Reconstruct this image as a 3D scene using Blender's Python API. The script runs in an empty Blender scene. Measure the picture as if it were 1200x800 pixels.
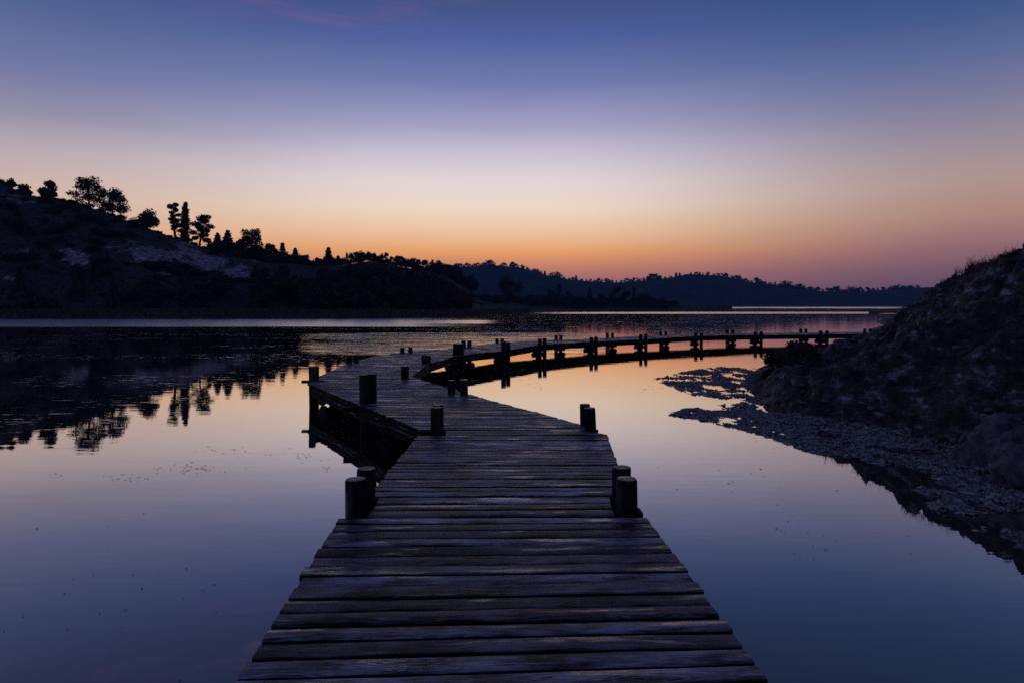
import bpy, bmesh, math, random
import numpy as np
from mathutils import Vector, noise as mn
random.seed(11); rng = np.random.default_rng(5)
F = 780.0; HZ = 358.0; CZ = 1.87; DZ = 0.47        # focal length in photo pixels, horizon row, eye height, deck height
sc = bpy.context.scene
COL = sc.collection

# ------------------------------------------------------------------ helpers
def tag(o, label=None, cat=None, group=None, kind=None):
    for k, v in (('label', label), ('category', cat), ('group', group), ('kind', kind)):
        if v: o[k] = v
    return o

def mesh_obj(name, verts, faces, mat, parent=None, smooth=False, uv=None, mats=None, midx=None):
    me = bpy.data.meshes.new(name)
    verts = np.asarray(verts, dtype=np.float32).reshape(-1, 3)
    if isinstance(faces, np.ndarray):
        n, k = faces.shape
        me.vertices.add(len(verts)); me.vertices.foreach_set('co', verts.ravel())
        me.loops.add(n*k); me.loops.foreach_set('vertex_index', faces.astype(np.int32).ravel())
        me.polygons.add(n); me.polygons.foreach_set('loop_start', np.arange(0, n*k, k, dtype=np.int32))
        me.polygons.foreach_set('loop_total', np.full(n, k, dtype=np.int32))
        me.update(calc_edges=True); me.validate()
    else:
        me.from_pydata([tuple(map(float, v)) for v in verts], [], faces)
    if uv is not None:
        l = me.uv_layers.new(name='UVMap')
        l.data.foreach_set('uv', np.asarray(uv, dtype=np.float32).ravel())
    me.materials.append(mat)
    for m in (mats or []): me.materials.append(m)
    if midx is not None: me.polygons.foreach_set('material_index', np.asarray(midx, dtype=np.int32))
    if smooth: me.polygons.foreach_set('use_smooth', np.ones(len(me.polygons), dtype=bool))
    me.update()
    o = bpy.data.objects.new(name, me); COL.objects.link(o)
    if parent: o.parent = parent
    return o

def empty(name, loc):
    o = bpy.data.objects.new(name, None); COL.objects.link(o); o.location = loc
    o.empty_display_size = 0.2
    return o

class NT:
    """tiny node builder"""
    def __init__(s, tree): s.t = tree; tree.nodes.clear()
    def n(s, typ, **kw):
        nd = s.t.nodes.new(typ)
        for k, v in kw.items():
            if k.startswith('i_'):
                key = k[2:]; key = int(key) if key.isdigit() else key.replace('_', ' ')
                s.set(nd, key, v)
            else: setattr(nd, k, v)
        return nd
    def set(s, nd, key, v):
        if isinstance(v, bpy.types.NodeSocket): s.t.links.new(v, nd.inputs[key])
        elif isinstance(v, bpy.types.Node): s.t.links.new(v.outputs[0], nd.inputs[key])
        else: nd.inputs[key].default_value = v
    def m(s, op, a, b=None, c=None, clamp=False):
        nd = s.t.nodes.new('ShaderNodeMath'); nd.operation = op; nd.use_clamp = clamp
        for i, v in enumerate((a, b, c)):
            if v is not None: s.set(nd, i, v)
        return nd.outputs[0]
    def ss(s, x, lo, hi, a=0.0, b=1.0):
        nd = s.t.nodes.new('ShaderNodeMapRange'); nd.interpolation_type = 'SMOOTHSTEP'
        s.set(nd, 0, x); nd.inputs[1].default_value = lo; nd.inputs[2].default_value = hi
        nd.inputs[3].default_value = a; nd.inputs[4].default_value = b
        return nd.outputs[0]
    def mix(s, f, a, b, typ='MIX'):
        nd = s.t.nodes.new('ShaderNodeMix'); nd.data_type = 'RGBA'; nd.blend_type = typ
        s.set(nd, 0, f); s.set(nd, 6, a); s.set(nd, 7, b)
        return nd.outputs[2]
    def ramp(s, x, stops, interp='LINEAR'):
        nd = s.t.nodes.new('ShaderNodeValToRGB'); cr = nd.color_ramp; cr.interpolation = interp
        while len(cr.elements) < len(stops): cr.elements.new(0.5)
        for e, (p, c) in zip(cr.elements, stops):
            e.position = p; e.color = (*c, 1) if len(c) == 3 else c
        s.set(nd, 0, x)
        return nd.outputs[0]
    def noise(s, vec, scale, detail=4, rough=0.55, dist=0.0, dims='3D'):
        nd = s.t.nodes.new('ShaderNodeTexNoise'); nd.noise_dimensions = dims
        s.set(nd, 'Vector', vec); nd.inputs['Scale'].default_value = scale
        nd.inputs['Detail'].default_value = detail; nd.inputs['Roughness'].default_value = rough
        nd.inputs['Distortion'].default_value = dist
        return nd.outputs[0]
    def scl(s, vec, v, loc=(0, 0, 0)):
        nd = s.t.nodes.new('ShaderNodeMapping'); s.set(nd, 'Vector', vec)
        nd.inputs['Scale'].default_value = v; nd.inputs['Location'].default_value = loc
        return nd.outputs[0]
    def bump(s, h, strength, dist, normal=None):
        nd = s.t.nodes.new('ShaderNodeBump'); s.set(nd, 'Height', h)
        s.set(nd, 'Strength', strength); s.set(nd, 'Distance', dist)
        if normal is not None: s.set(nd, 'Normal', normal)
        return nd.outputs[0]

def material(name):
    m = bpy.data.materials.new(name); m.use_nodes = True
    return m, NT(m.node_tree)

def simple_mat(name, c1, c2, scale, rough=0.85, bump=0.0, bdist=0.02, coord='Object', spec=0.3):
    m, t = material(name)
    tc = t.n('ShaderNodeTexCoord').outputs[coord]
    nz = t.noise(tc, scale, 5, 0.6)
    col = t.ramp(nz, [(0.32, c1), (0.68, c2)])
    p = t.n('ShaderNodeBsdfPrincipled', i_Base_Color=col, i_Roughness=rough)
    p.inputs['Specular IOR Level'].default_value = spec
    if bump: t.set(p, 'Normal', t.bump(t.noise(tc, scale*3, 5, 0.65), bump, bdist))
    t.set(t.n('ShaderNodeOutputMaterial'), 0, p)
    return m

def s2l(h):
    h = h.lstrip('#'); r = []
    for i in (0, 2, 4):
        c = int(h[i:i+2], 16)/255
        r.append(c/12.92 if c <= .04045 else ((c+.055)/1.055)**2.4)
    return tuple(r)

# ------------------------------------------------------------------ camera
cam = bpy.data.cameras.new('camera'); co = bpy.data.objects.new('camera', cam); COL.objects.link(co)
co.location = (0, 0, CZ); co.rotation_euler = (math.radians(90), 0, 0)
cam.sensor_width = 36; cam.lens = 36*F/1200; cam.shift_y = -(400-HZ)/1200
cam.clip_start = 0.05; cam.clip_end = 6000
sc.camera = co

# ------------------------------------------------------------------ dusk sky
def build_world():
    w = bpy.data.worlds.new('World'); sc.world = w; w.use_nodes = True
    t = NT(w.node_tree)
    d = t.n('ShaderNodeTexCoord').outputs['Generated']
    sp = t.n('ShaderNodeSeparateXYZ', i_0=d)
    x, y, z = sp.outputs
    hor = t.m('SQRT', t.m('ADD', t.m('MULTIPLY', x, x), t.m('MULTIPLY', y, y)))
    te = t.m('DIVIDE', z, t.m('MAXIMUM', hor, 0.001))        # tan(elevation)
    # a touch of unevenness in the layers
    wob = t.noise(t.scl(d, (1.2, 1.2, 9)), 2.0, 3)
    te2 = t.m('ADD', te, t.m('MULTIPLY', t.m('SUBTRACT', wob, 0.5), 0.018))
    f = t.m('MULTIPLY', te2, 1.0, clamp=True)
    def T(y): return (HZ-y)/F
    mid = [(0.0, s2l('66486a')), (T(345), s2l('8a5c6a')), (T(330), s2l('ae7470')), (T(312), s2l('d88c68')), (T(295), s2l('f2a868')),
           (T(270), s2l('f2c9a2')), (T(245), s2l('f0dac6')), (T(215), s2l('e4d6d6')), (T(185), s2l('cbc2d2')), (T(150), s2l('a09fc0')),
           (T(100), s2l('707aa9')), (T(45), s2l('4d5e98')), (T(0), s2l('3f4f80')), (0.57, s2l('2f3c62')), (0.75, s2l('283356')), (1.0, s2l('36426c'))]
    side = [(0.0, s2l('5c4a68')), (T(335), s2l('745668')), (T(305), s2l('966c70')), (T(270), s2l('b08a7c')), (T(235), s2l('b0968f')),
            (T(200), s2l('9a8c98')), (T(165), s2l('7f7c98')), (T(120), s2l('5c6994')), (T(70), s2l('405686')), (T(20), s2l('324976')),
            (0.60, s2l('26345a')), (0.75, s2l('243052')), (1.0, s2l('33406a'))]
    left = [(0.0, s2l('7a5560')), (T(320), s2l('d29474')), (T(280), s2l('e4b492')), (T(250), s2l('d6b8a8')), (T(215), s2l('bcacb0')),
            (T(175), s2l('918da4')), (T(130), s2l('6f76a0')), (T(70), s2l('50608f')), (T(20), s2l('44507f')),
            (0.60, s2l('2b375e')), (0.75, s2l('263254')), (1.0, s2l('33406a'))]
    back = [(0.0, s2l('3e4260')), (0.12, s2l('54547a')), (0.30, s2l('525a84')), (0.6, s2l('414c78')), (1.0, s2l('37446e'))]
    cm, cs, cl, cb = (t.ramp(f, r) for r in (mid, side, left, back))
    az = t.m('DIVIDE', x, t.m('MAXIMUM', hor, 0.001))        # sin(azimuth) with 0 straight ahead
    az = t.m('ADD', az, 0.02)
    rgt = t.ss(az, 0.06, 0.62); lft = t.ss(az, -0.10, -0.62)
    c = t.mix(rgt, cm, cs); c = t.mix(lft, c, cl)
    fwd = t.ss(t.m('DIVIDE', y, t.m('MAXIMUM', hor, 0.001)), -0.1, 0.72)
    c = t.mix(fwd, cb, c)
    # thin pink cirrus streaks high up and one low at the left
    st = t.noise(t.scl(d, (1.6, 1.6, 13), (3.1, 0, 0.7)), 2.2, 6, 0.62, 0.4)
    hi = t.m('MULTIPLY', t.ss(st, 0.50, 0.72), t.m('MULTIPLY', t.m('MULTIPLY', t.ss(te, 0.34, 0.45), t.ss(az, 0.12, -0.15)), 0.5))
    c = t.mix(hi, c, (*s2l('7a5a8c'), 1))
    st2 = t.noise(t.scl(d, (2.0, 2.0, 60), (1.0, 0, 0)), 3.0, 4, 0.6)
    lo = t.m('MULTIPLY', t.ss(st2, 0.56, 0.7), t.m('MULTIPLY', t.ss(te, 0.055, 0.075), t.m('MULTIPLY', t.ss(te, 0.10, 0.085), t.m('MULTIPLY', t.ss(az, -0.1, -0.17), t.ss(az, -0.36, -0.27)))))
    c = t.mix(t.m('MULTIPLY', lo, 0.35), c, (*s2l('e0a47c'), 1))
    c = t.mix(t.ss(te, -0.3, -0.002), (0.004, 0.005, 0.010, 1), c)
    bg = t.n('ShaderNodeBackground', i_Color=c); bg.inputs[1].default_value = 1.0
    t.set(t.n('ShaderNodeOutputWorld'), 0, bg)
build_world()

# ------------------------------------------------------------------ materials
def wood_mat(name, dark, light, gloss=0.42, spec=0.36):
    m, t = material(name)
    uv = t.n('ShaderNodeTexCoord').outputs['UV']
    # UV is in metres: u along the board, v across it (each board shifted to its own place)
    warp = t.noise(t.scl(uv, (1.2, 5.0, 1)), 1.0, 3, 0.5, dims='2D')
    v2 = t.n('ShaderNodeVectorMath', operation='ADD'); t.set(v2, 0, uv)
    cmb = t.n('ShaderNodeCombineXYZ'); t.set(cmb, 1, t.m('MULTIPLY', t.m('SUBTRACT', warp, 0.5), 0.16)); t.set(v2, 1, cmb)
    g1 = t.noise(t.scl(v2.outputs[0], (4.5, 95, 1)), 1.0, 6, 0.62, dims='2D')       # fine grain
    g2 = t.noise(t.scl(v2.outputs[0], (1.8, 22, 1)), 1.0, 4, 0.6, dims='2D')        # broad grain bands
    blot = t.noise(t.scl(uv, (2.2, 4, 1), (7, 3, 0)), 1.0, 5, 0.62, dims='2D')      # weathering blotches
    kn = t.n('ShaderNodeTexVoronoi', voronoi_dimensions='2D'); t.set(kn, 'Vector', t.scl(uv, (1.1, 5.2, 1))); kn.inputs['Scale'].default_value = 1.0
    knot = t.ss(kn.outputs['Distance'], 0.05, 0.16, 1.0, 0.0)
    knot_ring = t.m('MULTIPLY', t.ss(kn.outputs['Distance'], 0.05, 0.34, 1.0, 0.0), t.m('SINE', t.m('MULTIPLY', kn.outputs['Distance'], 90.0)))
    g = t.m('ADD', t.m('MULTIPLY', g1, 0.55), t.m('MULTIPLY', g2, 0.45))
    g = t.m('ADD', g, t.m('MULTIPLY', knot_ring, 0.09))
    g = t.m('ADD', g, t.m('MULTIPLY', t.m('SUBTRACT', blot, 0.5), 0.75))
    col = t.ramp(g, [(0.38, dark), (0.51, tuple(0.55*a+0.45*b for a, b in zip(dark, light))), (0.62, light)])
    rnd = t.n('ShaderNodeNewGeometry').outputs['Random Per Island']
    tint = t.m('ADD', 0.28, t.m('MULTIPLY', rnd, 0.85))
    col = t.mix(1.0, col, t.n('ShaderNodeCombineXYZ', i_0=tint, i_1=tint, i_2=tint).outputs[0], 'MULTIPLY')
    col = t.mix(t.m('MULTIPLY', knot, 0.6), col, (*[c*0.5 for c in dark], 1))
    worn = t.noise(t.scl(uv, (1.3, 9, 1), (3, 11, 0)), 1.0, 4, 0.6, dims='2D')
    rough = t.m('ADD', gloss, t.m('MULTIPLY', t.ss(worn, 0.57, 0.66), -0.32))
    rough = t.m('ADD', rough, t.m('MULTIPLY', t.m('SUBTRACT', g1, 0.5), 0.5), clamp=True)
    crk = t.noise(t.scl(v2.outputs[0], (0.7, 34, 1), (2, 5, 0)), 1.0, 5, 0.6, dims='2D')
    crack = t.m('MULTIPLY', t.ss(t.m('ABSOLUTE', t.m('SUBTRACT', crk, 0.5)), 0.004, 0.016, 1.0, 0.0), t.ss(blot, 0.42, 0.56))
    col = t.mix(t.m('MULTIPLY', crack, 0.85), col, (0.002, 0.002, 0.002, 1))
    p = t.n('ShaderNodeBsdfPrincipled', i_Base_Color=col, i_Roughness=t.m('MAXIMUM', rough, 0.13))
    t.set(p, 'Specular IOR Level', t.m('ADD', spec, t.m('MULTIPLY', t.ss(worn, 0.57, 0.66), spec*3.2)))
    hh = t.m('ADD', t.m('MULTIPLY', g1, 1.0), t.m('MULTIPLY', g2, 1.6))
    hh = t.m('ADD', hh, t.m('MULTIPLY', knot_ring, 0.25))
    nrm = t.bump(hh, 0.55, 0.0032)
    nrm = t.bump(t.noise(t.scl(uv, (2.5, 7, 1), (1, 9, 0)), 1.0, 3, 0.5, dims='2D'), 0.3, 0.010, nrm)
    t.set(p, 'Normal', nrm)
    t.set(t.n('ShaderNodeOutputMaterial'), 0, p)
    return m
M_PLANK = wood_mat('weathered_decking', (0.007, 0.0065, 0.009), (0.36, 0.35, 0.42), 0.52, 0.13)
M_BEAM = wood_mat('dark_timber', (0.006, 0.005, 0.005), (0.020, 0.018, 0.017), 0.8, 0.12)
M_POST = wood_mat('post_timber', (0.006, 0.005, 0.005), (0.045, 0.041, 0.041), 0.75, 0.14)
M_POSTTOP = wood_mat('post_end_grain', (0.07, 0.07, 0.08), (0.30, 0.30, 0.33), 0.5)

def water_mat():
    m, t = material('lagoon_water')
    pos = t.n('ShaderNodeNewGeometry').outputs['Position']
    sp = t.n('ShaderNodeSeparateXYZ', i_0=pos); X, Y, _ = sp.outputs
    big = t.noise(t.scl(pos, (0.012, 0.05, 1)), 1.0, 4, 0.6)
    u = t.m('DIVIDE', X, t.m('MAXIMUM', Y, 1.0))
    wy = t.m('MULTIPLY', Y, t.m('ADD', 1.0, t.m('MULTIPLY', t.m('SUBTRACT', big, 0.5), 0.16)))
    def band(a, b, fa=0.03, fb=0.04):
        return t.m('MULTIPLY', t.ss(wy, a*(1-fa), a*(1+fa)), t.ss(wy, b*(1+fb), b*(1-fb)))
    b1 = t.m('MULTIPLY', band(58, 100, 0.012), t.ss(u, 0.02, -0.22))
    b1b = t.m('MULTIPLY', band(68, 84), t.m('MULTIPLY', t.ss(u, 0.0, -0.06), 0.9))
    b3 = t.m('MULTIPLY', band(150, 190), t.ss(u, -0.02, 0.12))
    b4 = t.ss(Y, 330, 370)
    calm_bands = t.m('MAXIMUM', t.m('MAXIMUM', b1, b1b), t.m('MAXIMUM', b3, b4))
    streak = t.noise(t.scl(pos, (0.25, 1.6, 1)), 1.0, 5, 0.7)
    b2 = t.m('MULTIPLY', t.m('MULTIPLY', t.ss(Y, 25, 29), t.ss(wy, 46, 42)), t.m('MULTIPLY', t.ss(u, -0.34, -0.13), t.ss(u, 0.17, 0.08)))
    b2 = t.m('MULTIPLY', b2, t.ss(t.m('ADD', streak, t.m('MULTIPLY', t.m('SUBTRACT', big, 0.5), 0.5)), 0.44, 0.52))
    # scattered glints: short bright dashes on the dark reflections
    gl = t.noise(t.scl(pos, (1.3, 6.0, 1), (5, 2, 0)), 1.0, 3, 0.75)
    gz = t.noise(t.scl(pos, (0.10, 0.22, 1), (1, 4, 0)), 1.0, 2, 0.5)
    glint = t.m('MULTIPLY', t.m('MULTIPLY', t.ss(gl, 0.60, 0.64), t.m('MAXIMUM', t.ss(X, -5.0, -6.0), t.ss(Y, 27, 30))), t.m('MULTIPLY', t.ss(gz, 0.42, 0.6), t.ss(Y, 7, 11)))
    gl2 = t.noise(t.scl(pos, (0.30, 1.1, 1), (5, 2, 0)), 1.0, 4, 0.75)
    glint2 = t.m('MULTIPLY', t.ss(gl2, 0.62, 0.70), t.ss(Y, 40, 60))
    ruff = t.m('MAXIMUM', t.m('MAXIMUM', calm_bands, t.m('MULTIPLY', b2, 0.10)), t.m('MAXIMUM', glint, glint2))
    rough = t.m('ADD', 0.012, t.m('MULTIPLY', ruff, 0.235))
    # ripples: very flat near by, wind-ruffled in the bands
    r1 = t.noise(t.scl(pos, (0.5, 1.6, 1)), 1.0, 4, 0.55)
    r2 = t.noise(t.scl(pos, (3.0, 8.0, 1)), 1.0, 3, 0.5)
    r3 = t.noise(t.scl(pos, (0.35, 3.2, 1)), 1.0, 3, 0.6)
    amp = t.m('ADD', t.ss(Y, 4, 40, 0.0006, 0.0022), t.m('MULTIPLY', b2, 0.011))
    r4 = t.noise(t.scl(pos, (0.22, 0.62, 1)), 1.0, 3, 0.5)
    h = t.m('ADD', t.m('MULTIPLY', t.m('ADD', r1, r3), amp), t.m('MULTIPLY', r2, 0.00016))
    h = t.m('ADD', h, t.m('MULTIPLY', r4, t.m('MULTIPLY', b2, 0.028)))
    nrm = t.bump(h, 1.0, 1.0)
    p = t.n('ShaderNodeBsdfPrincipled', i_Base_Color=(0.034, 0.026, 0.026, 1), i_Roughness=rough, i_Normal=nrm)
    p.inputs['IOR'].default_value = 1.33
    gls = t.n('ShaderNodeBsdfGlossy', i_Color=(1.0, 0.93, 0.86, 1), i_Roughness=rough, i_Normal=nrm)
    fr = t.n('ShaderNodeFresnel', i_IOR=1.33)
    ft = t.m('ADD', 0.09, t.m('MULTIPLY', t.m('POWER', fr.outputs[0], 0.55), 0.91), clamp=True)
    mx = t.n('ShaderNodeMixShader'); t.set(mx, 0, ft); t.set(mx, 1, p); t.set(mx, 2, gls)
    t.set(t.n('ShaderNodeOutputMaterial'), 0, mx)
    return m
M_WATER = water_mat()

def bank_mat():
    m, t = material('rocky_bank')
    pos = t.n('ShaderNodeTexCoord').outputs['Object']
    a = t.noise(pos, 0.9, 6, 0.65); b = t.noise(pos, 6.0, 6, 0.7); c = t.noise(t.scl(pos, (1, 1, 3.0)), 2.2, 6, 0.7, 0.6)
    vr = t.n('ShaderNodeTexVoronoi', feature='DISTANCE_TO_EDGE', i_Vector=t.scl(pos, (1, 1, 1.6)), i_Scale=3.1)
    b2 = t.noise(t.scl(pos, (1, 1, 1.7)), 3.2, 10, 0.76, 0.15)
    rock = t.ramp(b2, [(0.38, (0.012, 0.012, 0.014)), (0.50, (0.060, 0.060, 0.066)), (0.57, (0.24, 0.245, 0.265)), (0.64, (0.62, 0.63, 0.68))])
    soil = t.ramp(b2, [(0.38, (0.008, 0.007, 0.007)), (0.64, (0.10, 0.095, 0.09))])
    grass = t.ramp(b, [(0.4, (0.014, 0.016, 0.010)), (0.62, (0.17, 0.165, 0.095))])
    up = t.n('ShaderNodeSeparateXYZ', i_0=t.n('ShaderNodeNewGeometry').outputs['Normal']).outputs[2]
    col = t.mix(t.ss(c, 0.46, 0.54), soil, rock)
    col = t.mix(t.m('MULTIPLY', t.ss(a, 0.44, 0.60), t.ss(up, 0.62, 0.88)), col, grass)
    p = t.n('ShaderNodeBsdfPrincipled', i_Base_Color=col, i_Roughness=t.ss(a, 0.3, 0.7, 0.55, 0.95))
    p.inputs['Specular IOR Level'].default_value = 0.3
    h = t.m('ADD', t.m('MULTIPLY', b2, 2.2), t.m('MULTIPLY', t.ss(vr.outputs['Distance'], 0.0, 0.10), 0.12))
    h = t.m('ADD', h, t.m('MULTIPLY', t.noise(pos, 24, 5, 0.7), 0.18))
    t.set(p, 'Normal', t.bump(h, 0.9, 0.10))
    t.set(t.n('ShaderNodeOutputMaterial'), 0, p)
    return m
M_BANK = bank_mat()

def hill_mat():
    m, t = material('scrubby_hillside')
    pos = t.n('ShaderNodeTexCoord').outputs['Object']
    at = t.n('ShaderNodeAttribute', attribute_name='bare')
    a = t.noise(pos, 0.16, 6, 0.65); b = t.noise(pos, 1.2, 6, 0.7)
    scrub = t.ramp(b, [(0.38, (0.010, 0.012, 0.012)), (0.64, (0.085, 0.085, 0.08))])
    earth = t.ramp(b, [(0.36, (0.06, 0.055, 0.06)), (0.52, (0.26, 0.23, 0.26)), (0.66, (0.60, 0.54, 0.58))])
    f = t.m('ADD', at.outputs['Fac'], t.m('MULTIPLY', t.m('SUBTRACT', a, 0.5), 1.5))
    stv = t.noise(t.scl(pos, (0.55, 0.20, 0.10)), 1.0, 5, 0.65)
    f = t.m('ADD', f, t.m('MULTIPLY', t.m('SUBTRACT', stv, 0.5), 2.2))
    f = t.m('MULTIPLY', f, t.ss(at.outputs['Fac'], 0.05, 0.3))
    col = t.mix(t.ss(f, 0.42, 0.66), scrub, earth)
    p = t.n('ShaderNodeBsdfPrincipled', i_Base_Color=col, i_Roughness=0.95)
    p.inputs['Specular IOR Level'].default_value = 0.1
    t.set(p, 'Normal', t.bump(t.m('ADD', b, t.m('MULTIPLY', a, 2.0)), 0.9, 0.8))
    t.set(t.n('ShaderNodeOutputMaterial'), 0, p)
    return m
M_HILL = hill_mat()
M_FAR = simple_mat('wooded_far_hills', (0.012, 0.018, 0.018), (0.045, 0.052, 0.050), 0.03, 1.0, 0.8, 6.0, spec=0.05)
M_LOW = simple_mat('low_shore', (0.012, 0.014, 0.014), (0.06, 0.062, 0.06), 0.25, 0.95, 0.8, 0.3, spec=0.1)
M_LEAF = simple_mat('dark_foliage', (0.014, 0.018, 0.015), (0.07, 0.078, 0.062), 0.6, 0.9, spec=0.1)
M_BARK = simple_mat('bark', (0.02, 0.015, 0.012), (0.07, 0.055, 0.045), 2.0, 0.95, spec=0.1)
M_SCRUB = simple_mat('grey_scrub_foliage', (0.022, 0.024, 0.016), (0.12, 0.12, 0.085), 1.5, 0.9, spec=0.15)
M_DRY = simple_mat('dry_stalks', (0.06, 0.05, 0.035), (0.20, 0.17, 0.11), 4, 0.95, spec=0.1)
M_ROCK = simple_mat('boulder_rock', (0.015, 0.015, 0.017), (0.30, 0.30, 0.34), 5.5, 0.75, 1.0, 0.12, spec=0.25)
M_STONE = simple_mat('shore_stones', (0.025, 0.024, 0.028), (0.15, 0.145, 0.16), 2.5, 0.6, 0.8, 0.03, spec=0.4)
def weed_mat():
    m, t = material('pond_weed')
    pos = t.n('ShaderNodeTexCoord').outputs['Object']; rnd = t.n('ShaderNodeNewGeometry').outputs['Random Per Island']
    nz = t.noise(pos, 9, 5, 0.7)
    v = t.m('ADD', t.m('MULTIPLY', nz, 0.7), t.m('MULTIPLY', rnd, 0.35))
    col = t.ramp(v, [(0.36, (0.010, 0.011, 0.010)), (0.52, (0.16, 0.165, 0.155)), (0.72, (0.46, 0.47, 0.45))])
    p = t.n('ShaderNodeBsdfPrincipled', i_Base_Color=col, i_Roughness=t.m('ADD', 0.25, t.m('MULTIPLY', rnd, 0.6)))
    p.inputs['Specular IOR Level'].default_value = 0.4
    t.set(p, 'Normal', t.bump(t.noise(pos, 30, 4, 0.7), 1.0, 0.02))
    t.set(t.n('ShaderNodeOutputMaterial'), 0, p)
    return m
M_WEED = weed_mat()
M_DEBRIS = simple_mat('water_debris', (0.02, 0.02, 0.02), (0.07, 0.07, 0.07), 3, 0.7, spec=0.3)

# ------------------------------------------------------------------ water and lake bed
def sheet(name, x0, x1, y0, y1, z, mat, nx=1, ny=1):
    xs = np.linspace(x0, x1, nx+1); ys = np.linspace(y0, y1, ny+1)
    XX, YY = np.meshgrid(xs, ys)
    v = np.stack([XX.ravel(), YY.ravel(), np.full(XX.size, z)], 1)
    i = np.arange(nx*ny); r = i//nx; c = i % nx; a = r*(nx+1)+c
    return mesh_obj(name, v, np.stack([a, a+1, a+nx+2, a+nx+1], 1), mat)
tag(sheet('water', -1500, 1700, -150, 1700, 0.0, M_WATER), 'still lagoon water mirroring the dusk sky', 'water', kind='structure')
M_BED = simple_mat('lake_bed', (0.02, 0.02, 0.018), (0.05, 0.045, 0.04), 0.5)
tag(sheet('ground', -1500, 1700, -150, 1700, -1.6, M_BED), 'muddy bed under the lagoon water', 'lake bed', kind='structure')

# ------------------------------------------------------------------ boardwalk
# left/right edge of the deck surface, metres (x right, y away from the camera)
SEC = [
 [((-0.86, -2.7), (1.06, -2.5)), ((-1.02, 2.24), (0.975, 2.36)), ((-1.14, 4.39), (0.885, 4.42))],
 [((-0.955, 4.40), (0.685, 4.43)), ((-0.955, 4.84), (0.70, 4.87))],
 [((-1.05, 4.86), (0.87, 4.89)), ((-1.03, 7.20), (1.03, 7.22))],
 [((-0.72, 7.22), (1.04, 7.24)), ((-0.74, 7.52), (0.80, 7.55))],
 [((-1.06, 7.54), (0.99, 7.57)), ((-2.30, 9.70), (-0.18, 9.72)), ((-3.72, 12.10), (-1.50, 12.12)), ((-3.86, 13.15), (-1.99, 13.15))],
 [((-3.86, 13.17), (-1.99, 13.17)), ((-3.95, 16.4), (-1.97, 15.8)), ((-3.78, 18.5), (-1.66, 18.1)), ((-3.10, 20.4), (-1.15, 19.5)),
  ((-1.75, 22.4), (-0.22, 21.0)), ((-0.50, 25.0), (1.07, 23.7))],
 [((-0.50, 25.0), (1.07, 23.7)), ((1.9, 27.3), (3.19, 25.9)), ((4.3, 29.4), (5.5, 28.0)), ((7.6, 31.9), (8.45, 30.2)), ((11.0, 33.6), (11.7, 31.8)),
  ((14.9, 34.6), (15.3, 32.7)), ((19.0, 35.1), (19.2, 33.2)), ((24.5, 35.6), (24.6, 33.7))],
]
SEC[6] = [((a[0]+0.01, a[1]+0.01), (b[0]+0.01, b[1]+0.01)) if i == 0 else (a, b) for i, (a, b) in enumerate(SEC[6])]

def sag(x, y):      # the old deck is not dead level
    return 0.014*math.sin(0.55*y+0.4*x)*min(1, max(0, (y-4)/6)) + 0.006*math.sin(1.7*y)

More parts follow.
